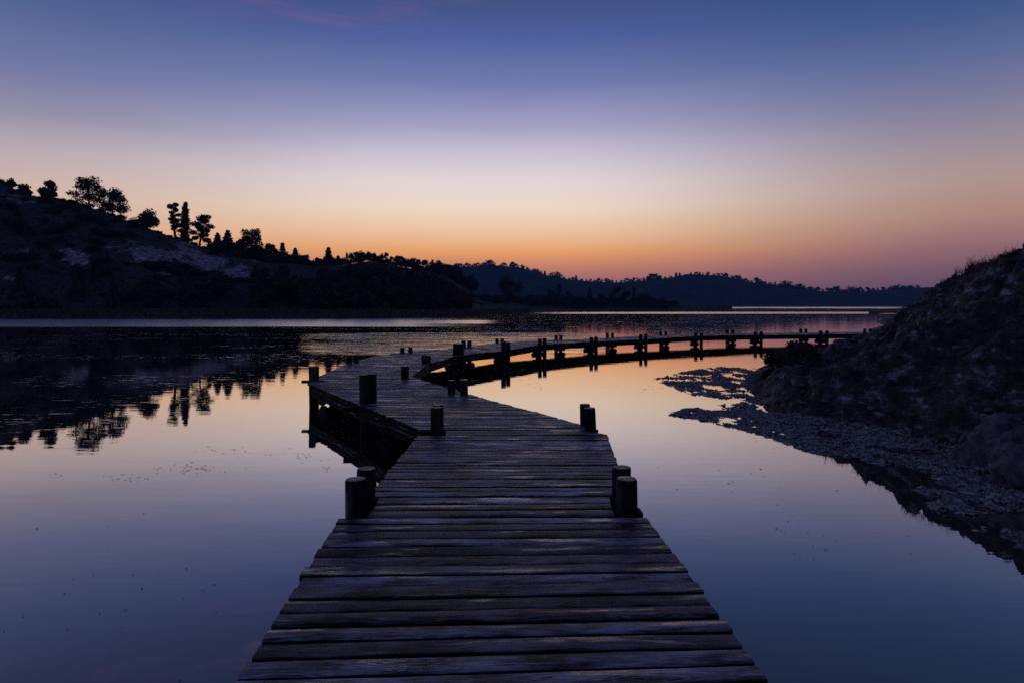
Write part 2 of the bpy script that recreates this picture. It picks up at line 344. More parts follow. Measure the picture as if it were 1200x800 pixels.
def planks(sections, seed):
    """every board: rounded, cupped, slightly crooked; returns verts, faces, uvs"""
    rd = random.Random(seed); V = []; Fc = []; UV = []; MI = []
    for (L0, R0), (L1, R1) in sections:
        L0, R0, L1, R1 = (np.array(p, float) for p in (L0, R0, L1, R1))
        ln = 0.5*(np.linalg.norm(L1-L0)+np.linalg.norm(R1-R0))
        far = 0.5*(L0[1]+R0[1]) > 11
        n = max(1, round(ln/(0.122 if 4.6 < 0.5*(L0[1]+R0[1]) < 13 else 0.130))); nu = 6 if far else 26
        for i in range(n):
            g0, g1 = 0.070+rd.uniform(-.03, .03), 0.925+rd.uniform(-.035, .02)
            sk = rd.uniform(-.03, .03)
            ta, tb = (i+g0)/n, (i+g1)/n
            dirr = (R0-L0)/np.linalg.norm(R0-L0)
            el, er = rd.gauss(0, .006), rd.gauss(0, .006)
            a0 = L0+(L1-L0)*(ta-sk/n*.6)+dirr*el; b0 = R0+(R1-R0)*(ta+sk/n*.6)+dirr*er
            a1 = L0+(L1-L0)*(tb-sk/n*.6)+dirr*el; b1 = R0+(R1-R0)*(tb+sk/n*.6)+dirr*er
            # cut ends square to the board
            W = np.linalg.norm(b0-a0); wd = np.linalg.norm(a1-a0)
            zt = rd.gauss(0, .0018); tl = rd.gauss(0, .0035); tw = rd.gauss(0, .004); cup = rd.uniform(-.004, .004)
            prof = [(0, -.040), (0, -.006), (.03, -.0016), (.10, 0), (.5, 0), (.90, 0), (.97, -.0016), (1, -.006), (1, -.040)]
            np_ = len(prof); base = len(V); u0 = rd.uniform(0, 50); v0 = rd.uniform(0, 50)
            bow = rd.gauss(0, .004)
            for k in range(nu+1):
                s = k/nu
                wear = 0.004*mn.noise(Vector((u0+s*W*2.2, v0, 0)))
                for q, (c, dz) in enumerate(prof):
                    p = (a0*(1-s)+b0*s)*(1-c)+(a1*(1-s)+b1*s)*c
                    p = p + (a1-a0)/max(wd, 1e-6)*(bow*math.sin(math.pi*s)+(0.0035*mn.noise(Vector((u0+s*W*3, v0+c*9, 3))) if c in (0, 1) else 0))
                    z = DZ + sag(p[0], p[1]) + dz + zt + tl*(s-.5) + tw*(c-.5)*(1 if dz > -.04 else 1)
                    z += cup*(abs(2*c-1)**2-.5)
                    if dz > -.04: z += wear*(1-abs(2*c-1)*.5)+0.0022*mn.noise(Vector((u0+s*W*6, v0+c*1.2, 8)))
                    V.append((p[0], p[1], z)); UV.append((u0+s*W, v0+c*wd+(dz if c == 0 else -dz)))
            for k in range(nu):
                for q in range(np_-1):
                    a = base+k*np_+q
                    Fc.append((a, a+np_, a+np_+1, a+1)); MI.append(1 if q in (0, np_-2) else 0)
                a = base+k*np_
                Fc.append((a+np_-1, a+2*np_-1, a+np_, a)); MI.append(1)
            Fc.append(tuple(base+q for q in range(np_)))
            Fc.append(tuple(base+nu*np_+q for q in range(np_-1, -1, -1))); MI += [1, 1]
    uv = [UV[v] for f in Fc for v in f]
    return V, Fc, uv, MI

bw = empty('boardwalk', (0, 0, 0))
tag(bw, 'winding weathered plank boardwalk on wooden piles crossing the still lagoon', 'boardwalk')
for gi, idx in enumerate(((0, 1, 2, 3), (4,), (5,), (6,))):
    segs = []
    for s in idx: segs += list(zip(SEC[s][:-1], SEC[s][1:]))
    V, Fc, uv, MI = planks([(a, b) for a, b in segs], 40+gi)
    o = mesh_obj('decking', V, Fc, M_PLANK, bw, uv=uv, mats=[M_BEAM], midx=MI)
    o.data.polygons.foreach_set('use_smooth', np.ones(len(o.data.polygons), dtype=bool))
    try: o.data.set_sharp_from_angle(angle=math.radians(38))
    except Exception: pass

def sweep_box(pts, w, z0, z1, name, seed=0):
    """squared timber along a polyline"""
    pts = [np.array(p, float) for p in pts]; V = []; UVv = []; rd = random.Random(seed); u = rd.uniform(0, 40); v0 = rd.uniform(0, 40)
    for i, p in enumerate(pts):
        d = pts[min(i+1, len(pts)-1)]-pts[max(i-1, 0)]; d /= np.linalg.norm(d); nrm = np.array([d[1], -d[0]])
        if i: u += np.linalg.norm(p-pts[i-1])
        s = sag(*p)
        for k, (c, z) in enumerate(((-.5, z0), (.5, z0), (.5, z1), (-.5, z1))):
            q = p+nrm*c*w; V.append((q[0], q[1], z+s)); UVv.append((u, v0+k*0.15))
    Fc = []
    for i in range(len(pts)-1):
        for k in range(4):
            a = i*4+k; b = i*4+(k+1) % 4; Fc.append((a, a+4, b+4, b))
    Fc.append((0, 1, 2, 3)); n = len(V); Fc.append((n-1, n-2, n-3, n-4))
    return mesh_obj(name, V, Fc, M_BEAM, bw, uv=[UVv[v] for f in Fc for v in f])

def inset(Lp, Rp, d):
    L = np.array(Lp, float); R = np.array(Rp, float); w = R-L; w /= np.linalg.norm(w)
    return tuple(L+w*d), tuple(R-w*d)
runs = [[SEC[0][0], SEC[0][1], ((-1.12, 4.60), (0.80, 4.62)), ((-1.03, 7.30), (1.02, 7.32))], SEC[4], SEC[5], SEC[6][1:]]
runs[2] = SEC[5] + [SEC[6][1]]; runs[3] = SEC[6][1:]
for k, run in enumerate(runs):
    for side in (0, 1, 2):
        pts = []
        for (L, R) in run:
            a, b = inset(L, R, 0.10 if k == 0 else 0.07)
            pts.append(a if side == 0 else b if side == 1 else tuple((np.array(L)+np.array(R))/2))
        sweep_box(pts, 0.085, DZ-0.215, DZ-0.052, 'side_beam' if side < 2 else 'centre_beam', k*7+side)

def log_mesh(p0, p1, r0, r1, seed, seg=14, rings=8, wob=0.012, flat=False):
    """a tapering round timber between two points, uneven, with end grain caps"""
    rd = random.Random(seed); p0 = Vector(p0); p1 = Vector(p1); ax = (p1-p0); L = ax.length; ax.normalize()
    up = Vector((0, 0, 1)) if abs(ax.z) < .9 else Vector((1, 0, 0)); s1 = ax.cross(up).normalized(); s2 = ax.cross(s1).normalized()
    V = []; UVv = []; u0 = rd.uniform(0, 40); v0 = rd.uniform(0, 40); off = rd.uniform(0, 99)
    bend = Vector((rd.gauss(0, .008), rd.gauss(0, .008), 0)) if abs(ax.z) > .9 else Vector((0, 0, 0))
    ts = [i/(rings-1) for i in range(rings-1)] + [1-.012/L if L > .2 else .98, 1.0]
    for t in ts:
        r = r0+(r1-r0)*t
        if t == 1.0: r *= .93
        for k in range(seg):
            a = 2*math.pi*k/seg
            rr = r*(1+.05*mn.noise(Vector((math.cos(a)*1.5+off, math.sin(a)*1.5, t*L*2)))+.02*math.sin(a*3+off))
            p = p0+ax*(L*t)+s1*(rr*math.cos(a))+s2*(rr*math.sin(a))+bend*math.sin(t*math.pi)
            V.append(p); UVv.append((u0+t*L, v0+a*r0))
    Fc = []; mi = []; uvl = []
    nr = len(ts)
    for i in range(nr-1):
        for k in range(seg):
            k2 = (k+1) % seg; f = (i*seg+k, i*seg+k2, (i+1)*seg+k2, (i+1)*seg+k); Fc.append(f); mi.append(0)
            vv = [(UVv[f[0]]), (UVv[f[1]][0], UVv[f[0]][1]+2*math.pi/seg*r0), (UVv[f[2]][0], UVv[f[3]][1]+2*math.pi/seg*r0), UVv[f[3]]]
            uvl += vv
    top = tuple((nr-1)*seg+k for k in range(seg)); bot = tuple(range(seg-1, -1, -1))
    for f in (top, bot):
        Fc.append(f); mi.append(1); uvl += [(V[v].x*3, V[v].y*1.0) for v in f]
    return V, Fc, mi, uvl
def add_log(name, p0, p1, r0, r1, seed, parent=None, **kw):
    V, Fc, mi, uvl = log_mesh(p0, p1, r0, r1, seed, **kw)
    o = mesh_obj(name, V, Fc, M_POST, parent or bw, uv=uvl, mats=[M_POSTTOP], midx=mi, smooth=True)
    try: o.data.set_sharp_from_angle(angle=math.radians(50))
    except Exception: pass
    return o

def lerp(a, b, t): return (a[0]+(b[0]-a[0])*t, a[1]+(b[1]-a[1])*t)
# bents: (posts on the left edge, posts on the right edge), each post = x, y, height over the deck, radius
BENTS = [
 ([(-1.048, 4.455, .242, .069), (-1.045, 4.775, .235, .066)], [(0.772, 4.475, .240, .069), (0.790, 4.80, .238, .068)]),
 ([(-0.835, 7.37, .275, .066), (-0.845, 7.60, .27, .062)], [(0.885, 7.60, .235, .066), (0.868, 7.93, .230, .062)]),
 ([(-2.13, 9.58, .41, .068), (-2.05, 9.74, .405, .066)], [(-0.76, 10.50, .235, .062), (-0.975, 10.70, .205, .060)]),
 ([(-3.70, 12.33, .275, .064), (-3.72, 12.62, .25, .06)], [(-2.06, 12.72, .25, .062), (-2.07, 12.98, .22, .058)]),
 ([(-3.90, 15.95, .215, .066), (-3.80, 16.22, .205, .065)], [(-2.09, 15.83, .235, .066), (-2.03, 16.12, .20, .062)]),
 ([(-3.24, 19.65, .20, .056), (-3.03, 19.85, .20, .056)], [(-1.60, 18.95, .385, .072), (-1.46, 19.10, .37, .070)]),
 ([(-1.62, 22.30, .28, .066), (-1.44, 22.52, .26, .064)], [(-0.27, 21.05, .335, .066), (-0.12, 21.22, .30, .062)]),
 ([(-0.56, 24.9, .20, .058), (-0.37, 25.07, .20, .058)], [(0.99, 23.62, .29, .062), (1.17, 23.80, .29, .062)]),
 ([(1.80, 27.15, .23, .062), (2.0, 27.33, .23, .062)], [(3.07, 25.80, .22, .062), (3.28, 25.98, .23, .062)]),
 ([(4.20, 29.30, .23, .062), (4.45, 29.48, .23, .062)], [(5.40, 27.92, .25, .062), (5.64, 28.08, .26, .062)]),
 ([(7.02, 31.42, .22, .064), (7.30, 31.60, .22, .064)], [(8.32, 30.14, .20, .066), (8.62, 30.28, .18, .064)]),
 ([(10.85, 33.55, .24, .066), (11.15, 33.66, .24, .066)], [(11.60, 31.74, .20, .066), (11.92, 31.84, .20, .066)]),
 ([(15.0, 34.58, .24, .066), (15.28, 34.62, .24, .066)], [(15.15, 32.66, .21, .066), (15.48, 32.72, .21, .066)]),
 ([(18.6, 35.1, .22, .066), (18.9, 35.12, .22, .066)], [(19.0, 33.22, .21, .066), (19.3, 33.26, .21, .066)]),
]
# a first bent stands under the near deck, just outside the picture's lower edge
BENTS.insert(0, ([(-1.05, 0.6, .26, .068), (-1.04, 0.93, .25, .067)], [(1.10, 0.6, .26, .068), (1.11, 0.93, .26, .067)]))
sd = 100
for bi, (Ls, Rs) in enumerate(BENTS):
    for side, P in ((0, Ls), (1, Rs)):
        for (x, y, h, r) in P:
            sd += 1
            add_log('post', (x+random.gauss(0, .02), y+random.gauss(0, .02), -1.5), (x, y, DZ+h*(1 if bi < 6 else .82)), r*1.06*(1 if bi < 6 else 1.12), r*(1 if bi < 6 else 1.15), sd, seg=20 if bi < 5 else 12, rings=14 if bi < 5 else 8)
    # short round logs lashed behind each pair of posts, just above the water and under the beams
    a = np.array([(Ls[0][0]+Ls[1][0])/2, (Ls[0][1]+Ls[1][1])/2]); b = np.array([(Rs[0][0]+Rs[1][0])/2, (Rs[0][1]+Rs[1][1])/2])
    d = (b-a)/np.linalg.norm(b-a)
    for P, sg in ((Ls, 1), (Rs, -1)):
        c = np.array([(P[0][0]+P[1][0])/2, (P[0][1]+P[1][1])/2])+d*sg*0.165
        dd = np.array([-d[1], d[0]])
        c = c-dd*(0.07 if bi >= 6 else 0)
        for z, r in ((0.122, 0.095), (0.285, 0.080)):
            sd += 1; h = 0.25+random.uniform(-.03, .03)
            add_log('tie_log', (c[0]-dd[0]*h, c[1]-dd[1]*h, z), (c[0]+dd[0]*h, c[1]+dd[1]*h, z+random.gauss(0, .006)), r, r*.95, sd, seg=12)
        if True:
            sd += 1; q = c-dd*.05+d*sg*.17 if bi < 6 else c-dd*(.13)-d*sg*.08
            add_log('short_pile', (q[0], q[1], -1.5), (q[0], q[1], DZ-0.225), .060, .056, sd, seg=12)
# short boards butting out beside the corner posts
def stub(name, x0, y0, x1, y1, w, z0, z1, seed):
    sweep_box([(x0, y0), ((x0+x1)/2, (y0+y1)/2), (x1, y1)], w, z0, z1, name, seed)
stub('bearer_end', -1.16, 7.40, -0.70, 7.41, 0.10, DZ-0.13, DZ-0.055, 5)
stub('bearer_end', -2.44, 9.66, -2.10, 9.68, 0.11, DZ-0.12, DZ-0.052, 6)
stub('bearer_end', -3.90, 12.36, -3.50, 12.37, 0.08, DZ-0.03, DZ+0.02, 7)
stub('bearer_end', 0.70, 4.63, 0.90, 4.635, 0.12, DZ-0.14, DZ-0.03, 8)

# ------------------------------------------------------------------ right bank: thin-plate spline through survey points
ctrl = np.array([
 # shoreline
 (5.25, 15.0, 0), (4.85, 12.5, 0), (5.1, 11.05, 0), (5.75, 9.9, 0), (6.0, 8.7, 0), (5.35, 7.3, 0), (5.2, 6.6, 0), (5.3, 5, 0), (5.8, 2.5, 0), (6.5, -4, 0),
 (5.7, 16.6, 0), (7.0, 19.5, 0), (10, 22.6, 0), (14, 28, 0), (18, 33, 0), (23, 41, 0), (34, 60, 0), (50, 88, 0),
 # slope and crest
 (5.2, 12.6, .42), (5.4, 11.4, .55), (6.30, 10.35, 1.16), (6.5, 9.75, 1.28), (6.35, 9.0, 1.12), (7.2, 9.4, 1.52), (6.35, 12.8, .62), (6.1, 14.4, .48), (6.9, 16.0, .45), (7.8, 16.0, .62), (8.3, 15.5, .95), (8.8, 15.2, 1.5),
 (7.3, 12.6, 1.15), (7.6, 10.8, 1.95), (9.15, 14.2, 2.15), (9.6, 12.5, 2.96), (8.5, 11.4, 2.5), (11.5, 13, 3.45), (12, 16, 2.85), (10.5, 18, 1.45), (12.5, 22, .75), (14, 20, 2.1),
 (16, 26, 1.0), (20, 34, .75), (26, 41, 1.3), (20, 24, 3.6), (30, 32, 5), (7.0, 8.0, 1.35), (8.6, 9.0, 2.45), (6.6, 7.0, 1.0), (14, 8, 4.2), (10, 6, 3.1), (9, 2, 3.1), (14, -4, 5),
 (60, 60, 7), (70, -5, 9), (70, 92, 3), (45, 30, 7), (30, 10, 6.5),
 # bed
 (4.3, 15.5, -.6), (3.9, 11.5, -.75), (4.6, 9.3, -.6), (4.6, 8.0, -.6), (4.4, 6.5, -.6), (4.0, 4, -.7), (4.7, 18, -.7), (8, 24.5, -.8), (13, 32, -.8), (20, 42, -.7), (29, 60, -.8), (44, 92, -.9), (4, -4, -1)], float)
def tps_fit(P):
    n = len(P); d = np.linalg.norm(P[:, None, :2]-P[None, :, :2], axis=2)
    K = np.where(d > 0, d**2*np.log(d+1e-12), 0)+np.eye(n)*0.004
    A = np.zeros((n+3, n+3)); A[:n, :n] = K; Q = np.c_[np.ones(n), P[:, :2]]; A[:n, n:] = Q; A[n:, :n] = Q.T
    return np.linalg.solve(A, np.r_[P[:, 2], 0, 0, 0])
TW = tps_fit(ctrl)
def bank_base(X, Y):
    X = np.atleast_1d(X).astype(float); Y = np.atleast_1d(Y).astype(float); out = np.full(X.shape, TW[-3])+TW[-2]*X+TW[-1]*Y
    for w, (cx, cy, _) in zip(TW, ctrl):
        d2 = (X-cx)**2+(Y-cy)**2; out += w*0.5*d2*np.log(d2+1e-12)
    return out
def bank_detail(x, y, z):
    land = min(1.0, max(0.0, (z+0.25)/0.7))
    v = Vector((x, y, z*0.8))
    r = mn.ridged_multi_fractal(v*0.8, 0.9, 2.1, 5, 0.9, 2.0)
    a = 0.14*(r-1.0) + 0.10*mn.fractal(v*1.7+Vector((5, 1, 0)), 0.7, 2.1, 5) + 0.055*mn.fractal(v*4.0, 0.6, 2.2, 5) + 0.022*(mn.ridged_multi_fractal(v*5.5, 0.8, 2.2, 3, 0.9, 2.0)-1.0)
    w = Vector((x, y, z*1.3))+Vector((mn.noise(v*1.3), mn.noise(v*1.3+Vector((7, 0, 0))), 0))*.35
    for sc_, am in ((0.85, .30), (2.3, .10)):
        dd, pp = mn.voronoi(w*sc_); q1 = pp[0]; hsh = (math.sin(q1.x*12.9898+q1.y*78.233+q1.z*37.7)*43758.5453) % 1.0
        e = min(1.0, (dd[1]-dd[0])*3.2)
        a += am*((hsh-.55)*e - .45*(1-e)**2 + .25*(1-min(1, dd[0])**2)*hsh)
    # broken ledges
    q = z+a*land; st = 0.30; k = math.floor(q/st); fr = q/st-k
    q2 = st*(k+min(1, max(0, (fr-.25)/.5)))
    m = min(.8, 0.8*max(0, mn.noise(v*0.6+Vector((9, 9, 0)))+.45))
    return (q*(1-m)+q2*m) if z > .2 else q
def bank_z(x, y):
    z = float(bank_base(x, y)[0]); return bank_detail(x, y, z)
def graded(a, segs):
    out = [a]
    for end, st in segs:
        while out[-1] < end-1e-6: out.append(out[-1]+st)
    return np.array(out)
gx = graded(3.4, [(4.6, .08), (10.4, .034), (13, .09), (20, .28), (75, 1.3)]); gy = graded(-6, [(5.5, .35), (14.5, .038), (19, .07), (30, .22), (95, 1.2)])
GX, GY = np.meshgrid(gx, gy); GZ = bank_base(GX.ravel(), GY.ravel())
GZ = np.array([bank_detail(x, y, z) for x, y, z in zip(GX.ravel(), GY.ravel(), GZ)])
nx, ny = len(gx), len(gy); jj, ii = np.meshgrid(np.arange(nx-1), np.arange(ny-1)); a = (ii*nx+jj).ravel()
fq = np.stack([a, a+1, a+nx+1, a+nx], 1)
keep = GZ[fq].max(1) > -0.5; 
bank = mesh_obj('hillside', np.stack([GX.ravel(), GY.ravel(), GZ], 1), fq[keep], M_BANK, smooth=True)
tag(bank, 'dark rocky bank rising steeply from the water at the right', 'rocky bank', kind='structure')

# ------------------------------------------------------------------ left hill (polar sheet: u = x/y, d = depth)
def interp(pts, x):
    xs, ys = zip(*pts); return np.interp(x, xs, ys)
SKY = [(-900, 190), (-300, 185), (-60, 203), (0, 214), (30, 228), (60, 233), (100, 241), (150, 259), (200, 277), (240, 291), (280, 300), (320, 308), (360, 312),
       (400, 311), (430, 306), (500, 318), (530, 328), (548, 341), (570, 350), (620, 356), (800, 357.2), (860, 357.4)]
DR = [(-900, 150), (250, 150), (400, 185), (520, 215), (560, 235), (620, 262), (860, 275)]
DS = [(-900, 90), (380, 92), (480, 97), (540, 112), (600, 150), (680, 215), (800, 243), (830, 262), (860, 272)]
def hill_z(px, D):
    dr = interp(DR, px); ds = interp(DS, px); H = (HZ-interp(SKY, px))/F*dr+CZ
    t = (D-ds)/(dr-ds)
    if t < 0: return -1.2+1.2*max(0, 1+t*8)
    foot = 0.14
    zf = 0.75 if px < 540 else 0.55
    if t < foot: z = zf*math.sin(min(1, t/foot*1.6)*math.pi/2)
    elif t <= 1:
        s = (t-foot)/(1-foot); z = zf+(H-zf)*(0.55*s+0.45*(1-(1-s)**2)) if H > zf else zf+(H-zf)*s
    else:
        s = t-1; z = H*(1-0.5*s*s-0.25*s)
    return z
def hill_full(px, D):
    z = hill_z(px, D)
    if z <= 0: return z
    u = (px-600)/F; v = Vector((u*D, D, z)); dr = interp(DR, px)
    k = min(1, z/5)*min(1, .12+abs(D-dr)/22)
    g = mn.ridged_multi_fractal(v*0.045, 0.9, 2.1, 4, 0.9, 2.0)-1.0
    return z + k*(0.9*(g if D < dr else min(0, g))+1.1*mn.fractal(v*0.12, 0.7, 2.1, 4)) + 0.10*mn.fractal(v*0.6, 0.7, 2.1, 3)
BARE = [(40, 300, 60, 12, .35), (20, 232, 40, 10, .45), (90, 301, 22, 9, .95), (145, 292, 22, 12, .65), (172, 298, 26, 12, .9), (215, 300, 34, 10, .85), (245, 308, 28, 9, 1.0), (275, 320, 22, 10, 1.0),
        (190, 322, 10, 5, .7), (10, 326, 10, 5, .7), (95, 305, 12, 4, .8), (215, 285, 20, 8, .6), (400, 308, 7, 4, 1.0), (397, 324, 8, 4, 1.0), (345, 335, 26, 6, .6), (310, 330, 14, 8, .5), (300, 305, 6, 4, .6)]
pxs = np.r_[np.linspace(-900, -60, 50), np.linspace(-54, 610, 260), np.linspace(616, 858, 60)]; tt = np.r_[np.linspace(-.12, 1.0, 90), np.linspace(1.03, 2.2, 14)]
V = []; bare = []
for px in pxs:
    dr = interp(DR, px); ds = interp(DS, px); u = (px-600)/F
    for t in tt:
        D = ds+(dr-ds)*t; z = hill_full(px, D); V.append((u*D, D, z))
        yp = HZ-(z-CZ)/D*F; b = 0
        for cx, cy, rx, ry, s in BARE:      # eroded clay patches where the slope is bare
            e = ((px-cx)/rx)**2+((yp-cy)/ry)**2
            b = max(b, s*math.exp(-e*0.9))
        bare.append(b if 0.15 < t < 1.02 else 0)
nt = len(tt); jj, ii = np.meshgrid(np.arange(nt-1), np.arange(len(pxs)-1)); a = (ii*nt+jj).ravel()
hill = mesh_obj('hill', V, np.stack([a, a+nt, a+nt+1, a+1], 1), M_HILL, smooth=True)
at = hill.data.attributes.new('bare', 'FLOAT', 'POINT'); at.data.foreach_set('value', np.array(bare, dtype=np.float32))
tag(hill, 'dark scrubby hillside with pale eroded patches on the far left shore', 'hill', kind='structure')

# far hills
SKF = [(400, 318), (530, 315), (560, 312), (580, 311), (610, 315), (640, 323), (660, 327), (690, 330), (720, 331.5), (750, 330.5), (775, 327), (800, 324), (820, 322.5), (845, 324), (870, 330), (900, 334), (930, 338), (950, 341), (980, 342.5), (1010, 342), (1040, 340), (1060, 338), (1100, 337), (1200, 333), (1500, 330)]
def far_z(px, D):
    H = (HZ-interp(SKF, px))/F*1040+CZ; u = (px-600)/F
    t = (D-840)/200.0
    s = min(1, max(0, t)); z = H*(0.35*s+0.65*s*s*(3-2*s)) if t <= 1 else H*(1-0.3*(t-1)**2)
    v = Vector((u*D*0.012, D*0.012, 0))
    return z*(1+0.16*mn.fractal(v, .8, 2, 4)*min(1, .1+abs(t-1)*3))+0.5
pf = np.linspace(300, 1500, 240); df = np.r_[835, np.linspace(842, 1040, 26), np.linspace(1065, 1300, 8)]
V = [((p-600)/F*D, D, far_z(p, D) if D > 836 else -1.0) for p in pf for D in df]
nt = len(df); jj, ii = np.meshgrid(np.arange(nt-1), np.arange(len(pf)-1)); a = (ii*nt+jj).ravel()
tag(mesh_obj('hills', V, np.stack([a, a+nt, a+nt+1, a+1], 1), M_FAR, smooth=True), 'low blue wooded hills across the lagoon', 'hills', kind='structure')

# low causeway between the lagoons
def strip(name, pts, label, cat):
    """pts = (px, near distance, far distance, height)"""
    V = []
    for px, d0, d1, h in pts:
        u = (px-600)/F
        for k, f in enumerate((0, .15, .4, .7, 1)):
            D = d0+(d1-d0)*f; z = (-.4, h*.7, h, h*.8, -.4)[k]
            z += 0.25*h*mn.noise(Vector((u*D*.09, D*.05, 1))) if 0 < k < 4 else 0
            V.append((u*D, D, z))
    n = len(pts); ii, jj = np.meshgrid(np.arange(n-1), np.arange(4), indexing='ij'); a = (ii*5+jj).ravel()
    tag(mesh_obj(name, V, np.stack([a, a+5, a+6, a+1], 1), M_LOW, smooth=True), label, cat, kind='structure')
strip('shore', [(p, 262-8*math.sin(p*.05), 330+10*math.sin(p*.03), .55) for p in np.linspace(700, 1500, 120)], 'thin dark causeway of low land across the water', 'shore')
strip('mud_bank', [(p, 150+10*math.sin(p*.11), 168+22*math.sin((p-1018)/110*math.pi/2+.2), .5) for p in np.linspace(1018, 1500, 60)], 'low spit of mud beyond the rocky bank', 'mud bank')

# ------------------------------------------------------------------ foliage
def leaf_quads(centres, size, rs, flat=1.0):
    n = len(centres); c = np.asarray(centres)
    a = rs.normal(size=(n, 3)); a[:, 2] *= flat; a /= np.linalg.norm(a, axis=1)[:, None]
    b = rs.normal(size=(n, 3)); b -= (b*a).sum(1)[:, None]*a; b /= np.linalg.norm(b, axis=1)[:, None]
    s = size*rs.uniform(.5, 1.3, (n, 1)); a = a*s; b = b*s*rs.uniform(.35, .8, (n, 1))
    V = np.stack([c-a*.9, c-b*.7+a*.1, c+a, c+b*.8-a*.1], 1).reshape(-1, 3)
    return V, np.arange(4*n).reshape(n, 4)
def blob(centre, rad, n, rs):
    """points through an uneven clump: denser towards its skin"""
    p = rs.normal(size=(n, 3)); p /= np.linalg.norm(p, axis=1)[:, None]
    p *= (rs.uniform(0.0, 1, (n, 1))**.45)*rs.choice([1, 1, 1, 1.14], (n, 1))
    return np.asarray(centre)+p*np.asarray(rad)
def limb(V, Fc, p0, p1, r0, r1, seg=6, n=4, wob=.0, rs=None):
    p0 = np.array(p0, float); p1 = np.array(p1, float); ax = p1-p0; L = np.linalg.norm(ax); ax /= L
    up = np.array([0, 0, 1.]) if abs(ax[2]) < .9 else np.array([1., 0, 0]); s1 = np.cross(ax, up); s1 /= np.linalg.norm(s1); s2 = np.cross(ax, s1)
    base = len(V); w = rs.normal(size=3)*wob if rs is not None else 0
    for i in range(n+1):
        t = i/n; r = r0+(r1-r0)*t; c = p0+ax*L*t+w*math.sin(t*math.pi)
        for k in range(seg):
            an = 2*math.pi*k/seg; V.append(tuple(c+s1*r*math.cos(an)+s2*r*math.sin(an)))
    for i in range(n):
        for k in range(seg):
            k2 = (k+1) % seg; Fc.append((base+i*seg+k, base+i*seg+k2, base+(i+1)*seg+k2, base+(i+1)*seg+k))
def make_tree(kind, H, W, seed, nleaf=2600, leaf=0.22):
    """returns (trunk verts, trunk faces, crown verts, crown faces); base at the origin, height H, full width W"""
    rs = np.random.default_rng(seed); TV = []; TF = []; pts = []; R = W/2
    if kind == 'pine':            # open stone-pine shape: pads of needles on a bare forked trunk
        lean = rs.normal()*.10*H; top = np.array([lean, rs.normal()*.04*H, H*.72])
        limb(TV, TF, (0, 0, -1.0), top*.6, .035*H, .022*H, rs=rs, wob=.02*H); limb(TV, TF, top*.6, top, .022*H, .012*H, rs=rs, wob=.02*H)
        npad = 14
        for i in range(npad):
            an = i*2.4+rs.uniform(0, .8); hh = .22+.68*(i/(npad-1)); rr = R*(.80 if hh < .75 else .42)*rs.uniform(.35, 1)
            c = np.array([math.cos(an)*rr+lean*hh, math.sin(an)*rr, H*hh]); st = top*min(.95, (hh-.15))
            limb(TV, TF, st, c, .010*H, .004*H, rs=rs, wob=.01*H)
            rx = R*rs.uniform(.28, .52); pts.append(blob(c, (rx, rx, rx*rs.uniform(.42, .8)), nleaf//npad, rs))
    elif kind == 'round':
        limb(TV, TF, (0, 0, -1.0), (0, 0, H*.7), .04*H, .012*H, rs=rs, wob=.03*H)
        for i in range(14):
            an = i*2.4; t = rs.uniform(0, 1); hh = .14+.74*t; prof = math.sin(min(1, max(.15, (1.12-hh)/.75))*math.pi*.55)
            rr = R*prof*rs.uniform(.3, .72); c = np.array([math.cos(an)*rr, math.sin(an)*rr, H*hh])
            limb(TV, TF, (0, 0, H*max(.15, hh-.25)), c, .010*H, .003*H, rs=rs)
            q = R*rs.uniform(.30, .46); pts.append(blob(c, (q, q, q*.8), nleaf//14, rs))
    elif kind == 'cypress':
        limb(TV, TF, (0, 0, -1.0), (0, 0, H*.9), .03*H, .006*H)
        for i in range(18):
            hh = .06+.88*i/17; q = R*(.95*math.sin(min(1, (1-hh)*1.35+.12)*math.pi/2))*min(1, .55+hh*2)
            pts.append(blob((rs.normal()*.08*R, rs.normal()*.08*R, H*hh), (q, q, H*.055), nleaf//18, rs))
    elif kind == 'conifer':
        limb(TV, TF, (0, 0, -1.0), (0, 0, H*.97), .028*H, .005*H)
        for i in range(11):
            hh = .07+.87*i/10; q = R*(1.05-hh)**.85*rs.uniform(.7, 1.2)
            for k in range(5):
                an = k*1.26+i*.7; c = (math.cos(an)*q*.6, math.sin(an)*q*.6, H*hh-q*.12)
                pts.append(blob(c, (q*.45+.05, q*.45+.05, H*.032), nleaf//55, rs))
        pts.append(blob((0, 0, H*.95), (.05*H, .05*H, .06*H), 40, rs))
    elif kind == 'bush':
        for i in range(5): limb(TV, TF, (0, 0, -.3), (rs.normal()*.3*R, rs.normal()*.3*R, H*.6), .03*H, .008*H, seg=5, n=2)
        for i in range(12):
            an = i*2.4; rr = R*rs.uniform(0, .68); c = (math.cos(an)*rr, math.sin(an)*rr, H*rs.uniform(.15, .78)*(1-.5*(rr/R)**2))
            q = R*rs.uniform(.26, .42); pts.append(blob(c, (q, q, min(q, H*.26)), nleaf//12, rs))
    P = np.concatenate(pts); P = P[P[:, 2] > .0]
    CV, CF = leaf_quads(P, leaf, rs)
    k = H/CV[:, 2].max(); CV[:, 2] *= k
    return TV, TF, CV, CF
def tree_obj(name, kind, H, W, seed, loc, nleaf=2600, leaf=.22, leafmat=None, rz=0):
    TV, TF, CV, CF = make_tree(kind, H, W, seed, nleaf, leaf)
    r = empty(name, loc); r.rotation_euler.z = rz
    mesh_obj('trunk' if kind != 'bush' else 'stem', TV, TF, M_BARK, r)
    mesh_obj('crown' if kind != 'bush' else 'foliage', CV, CF, leafmat or M_LEAF, r)
    return r
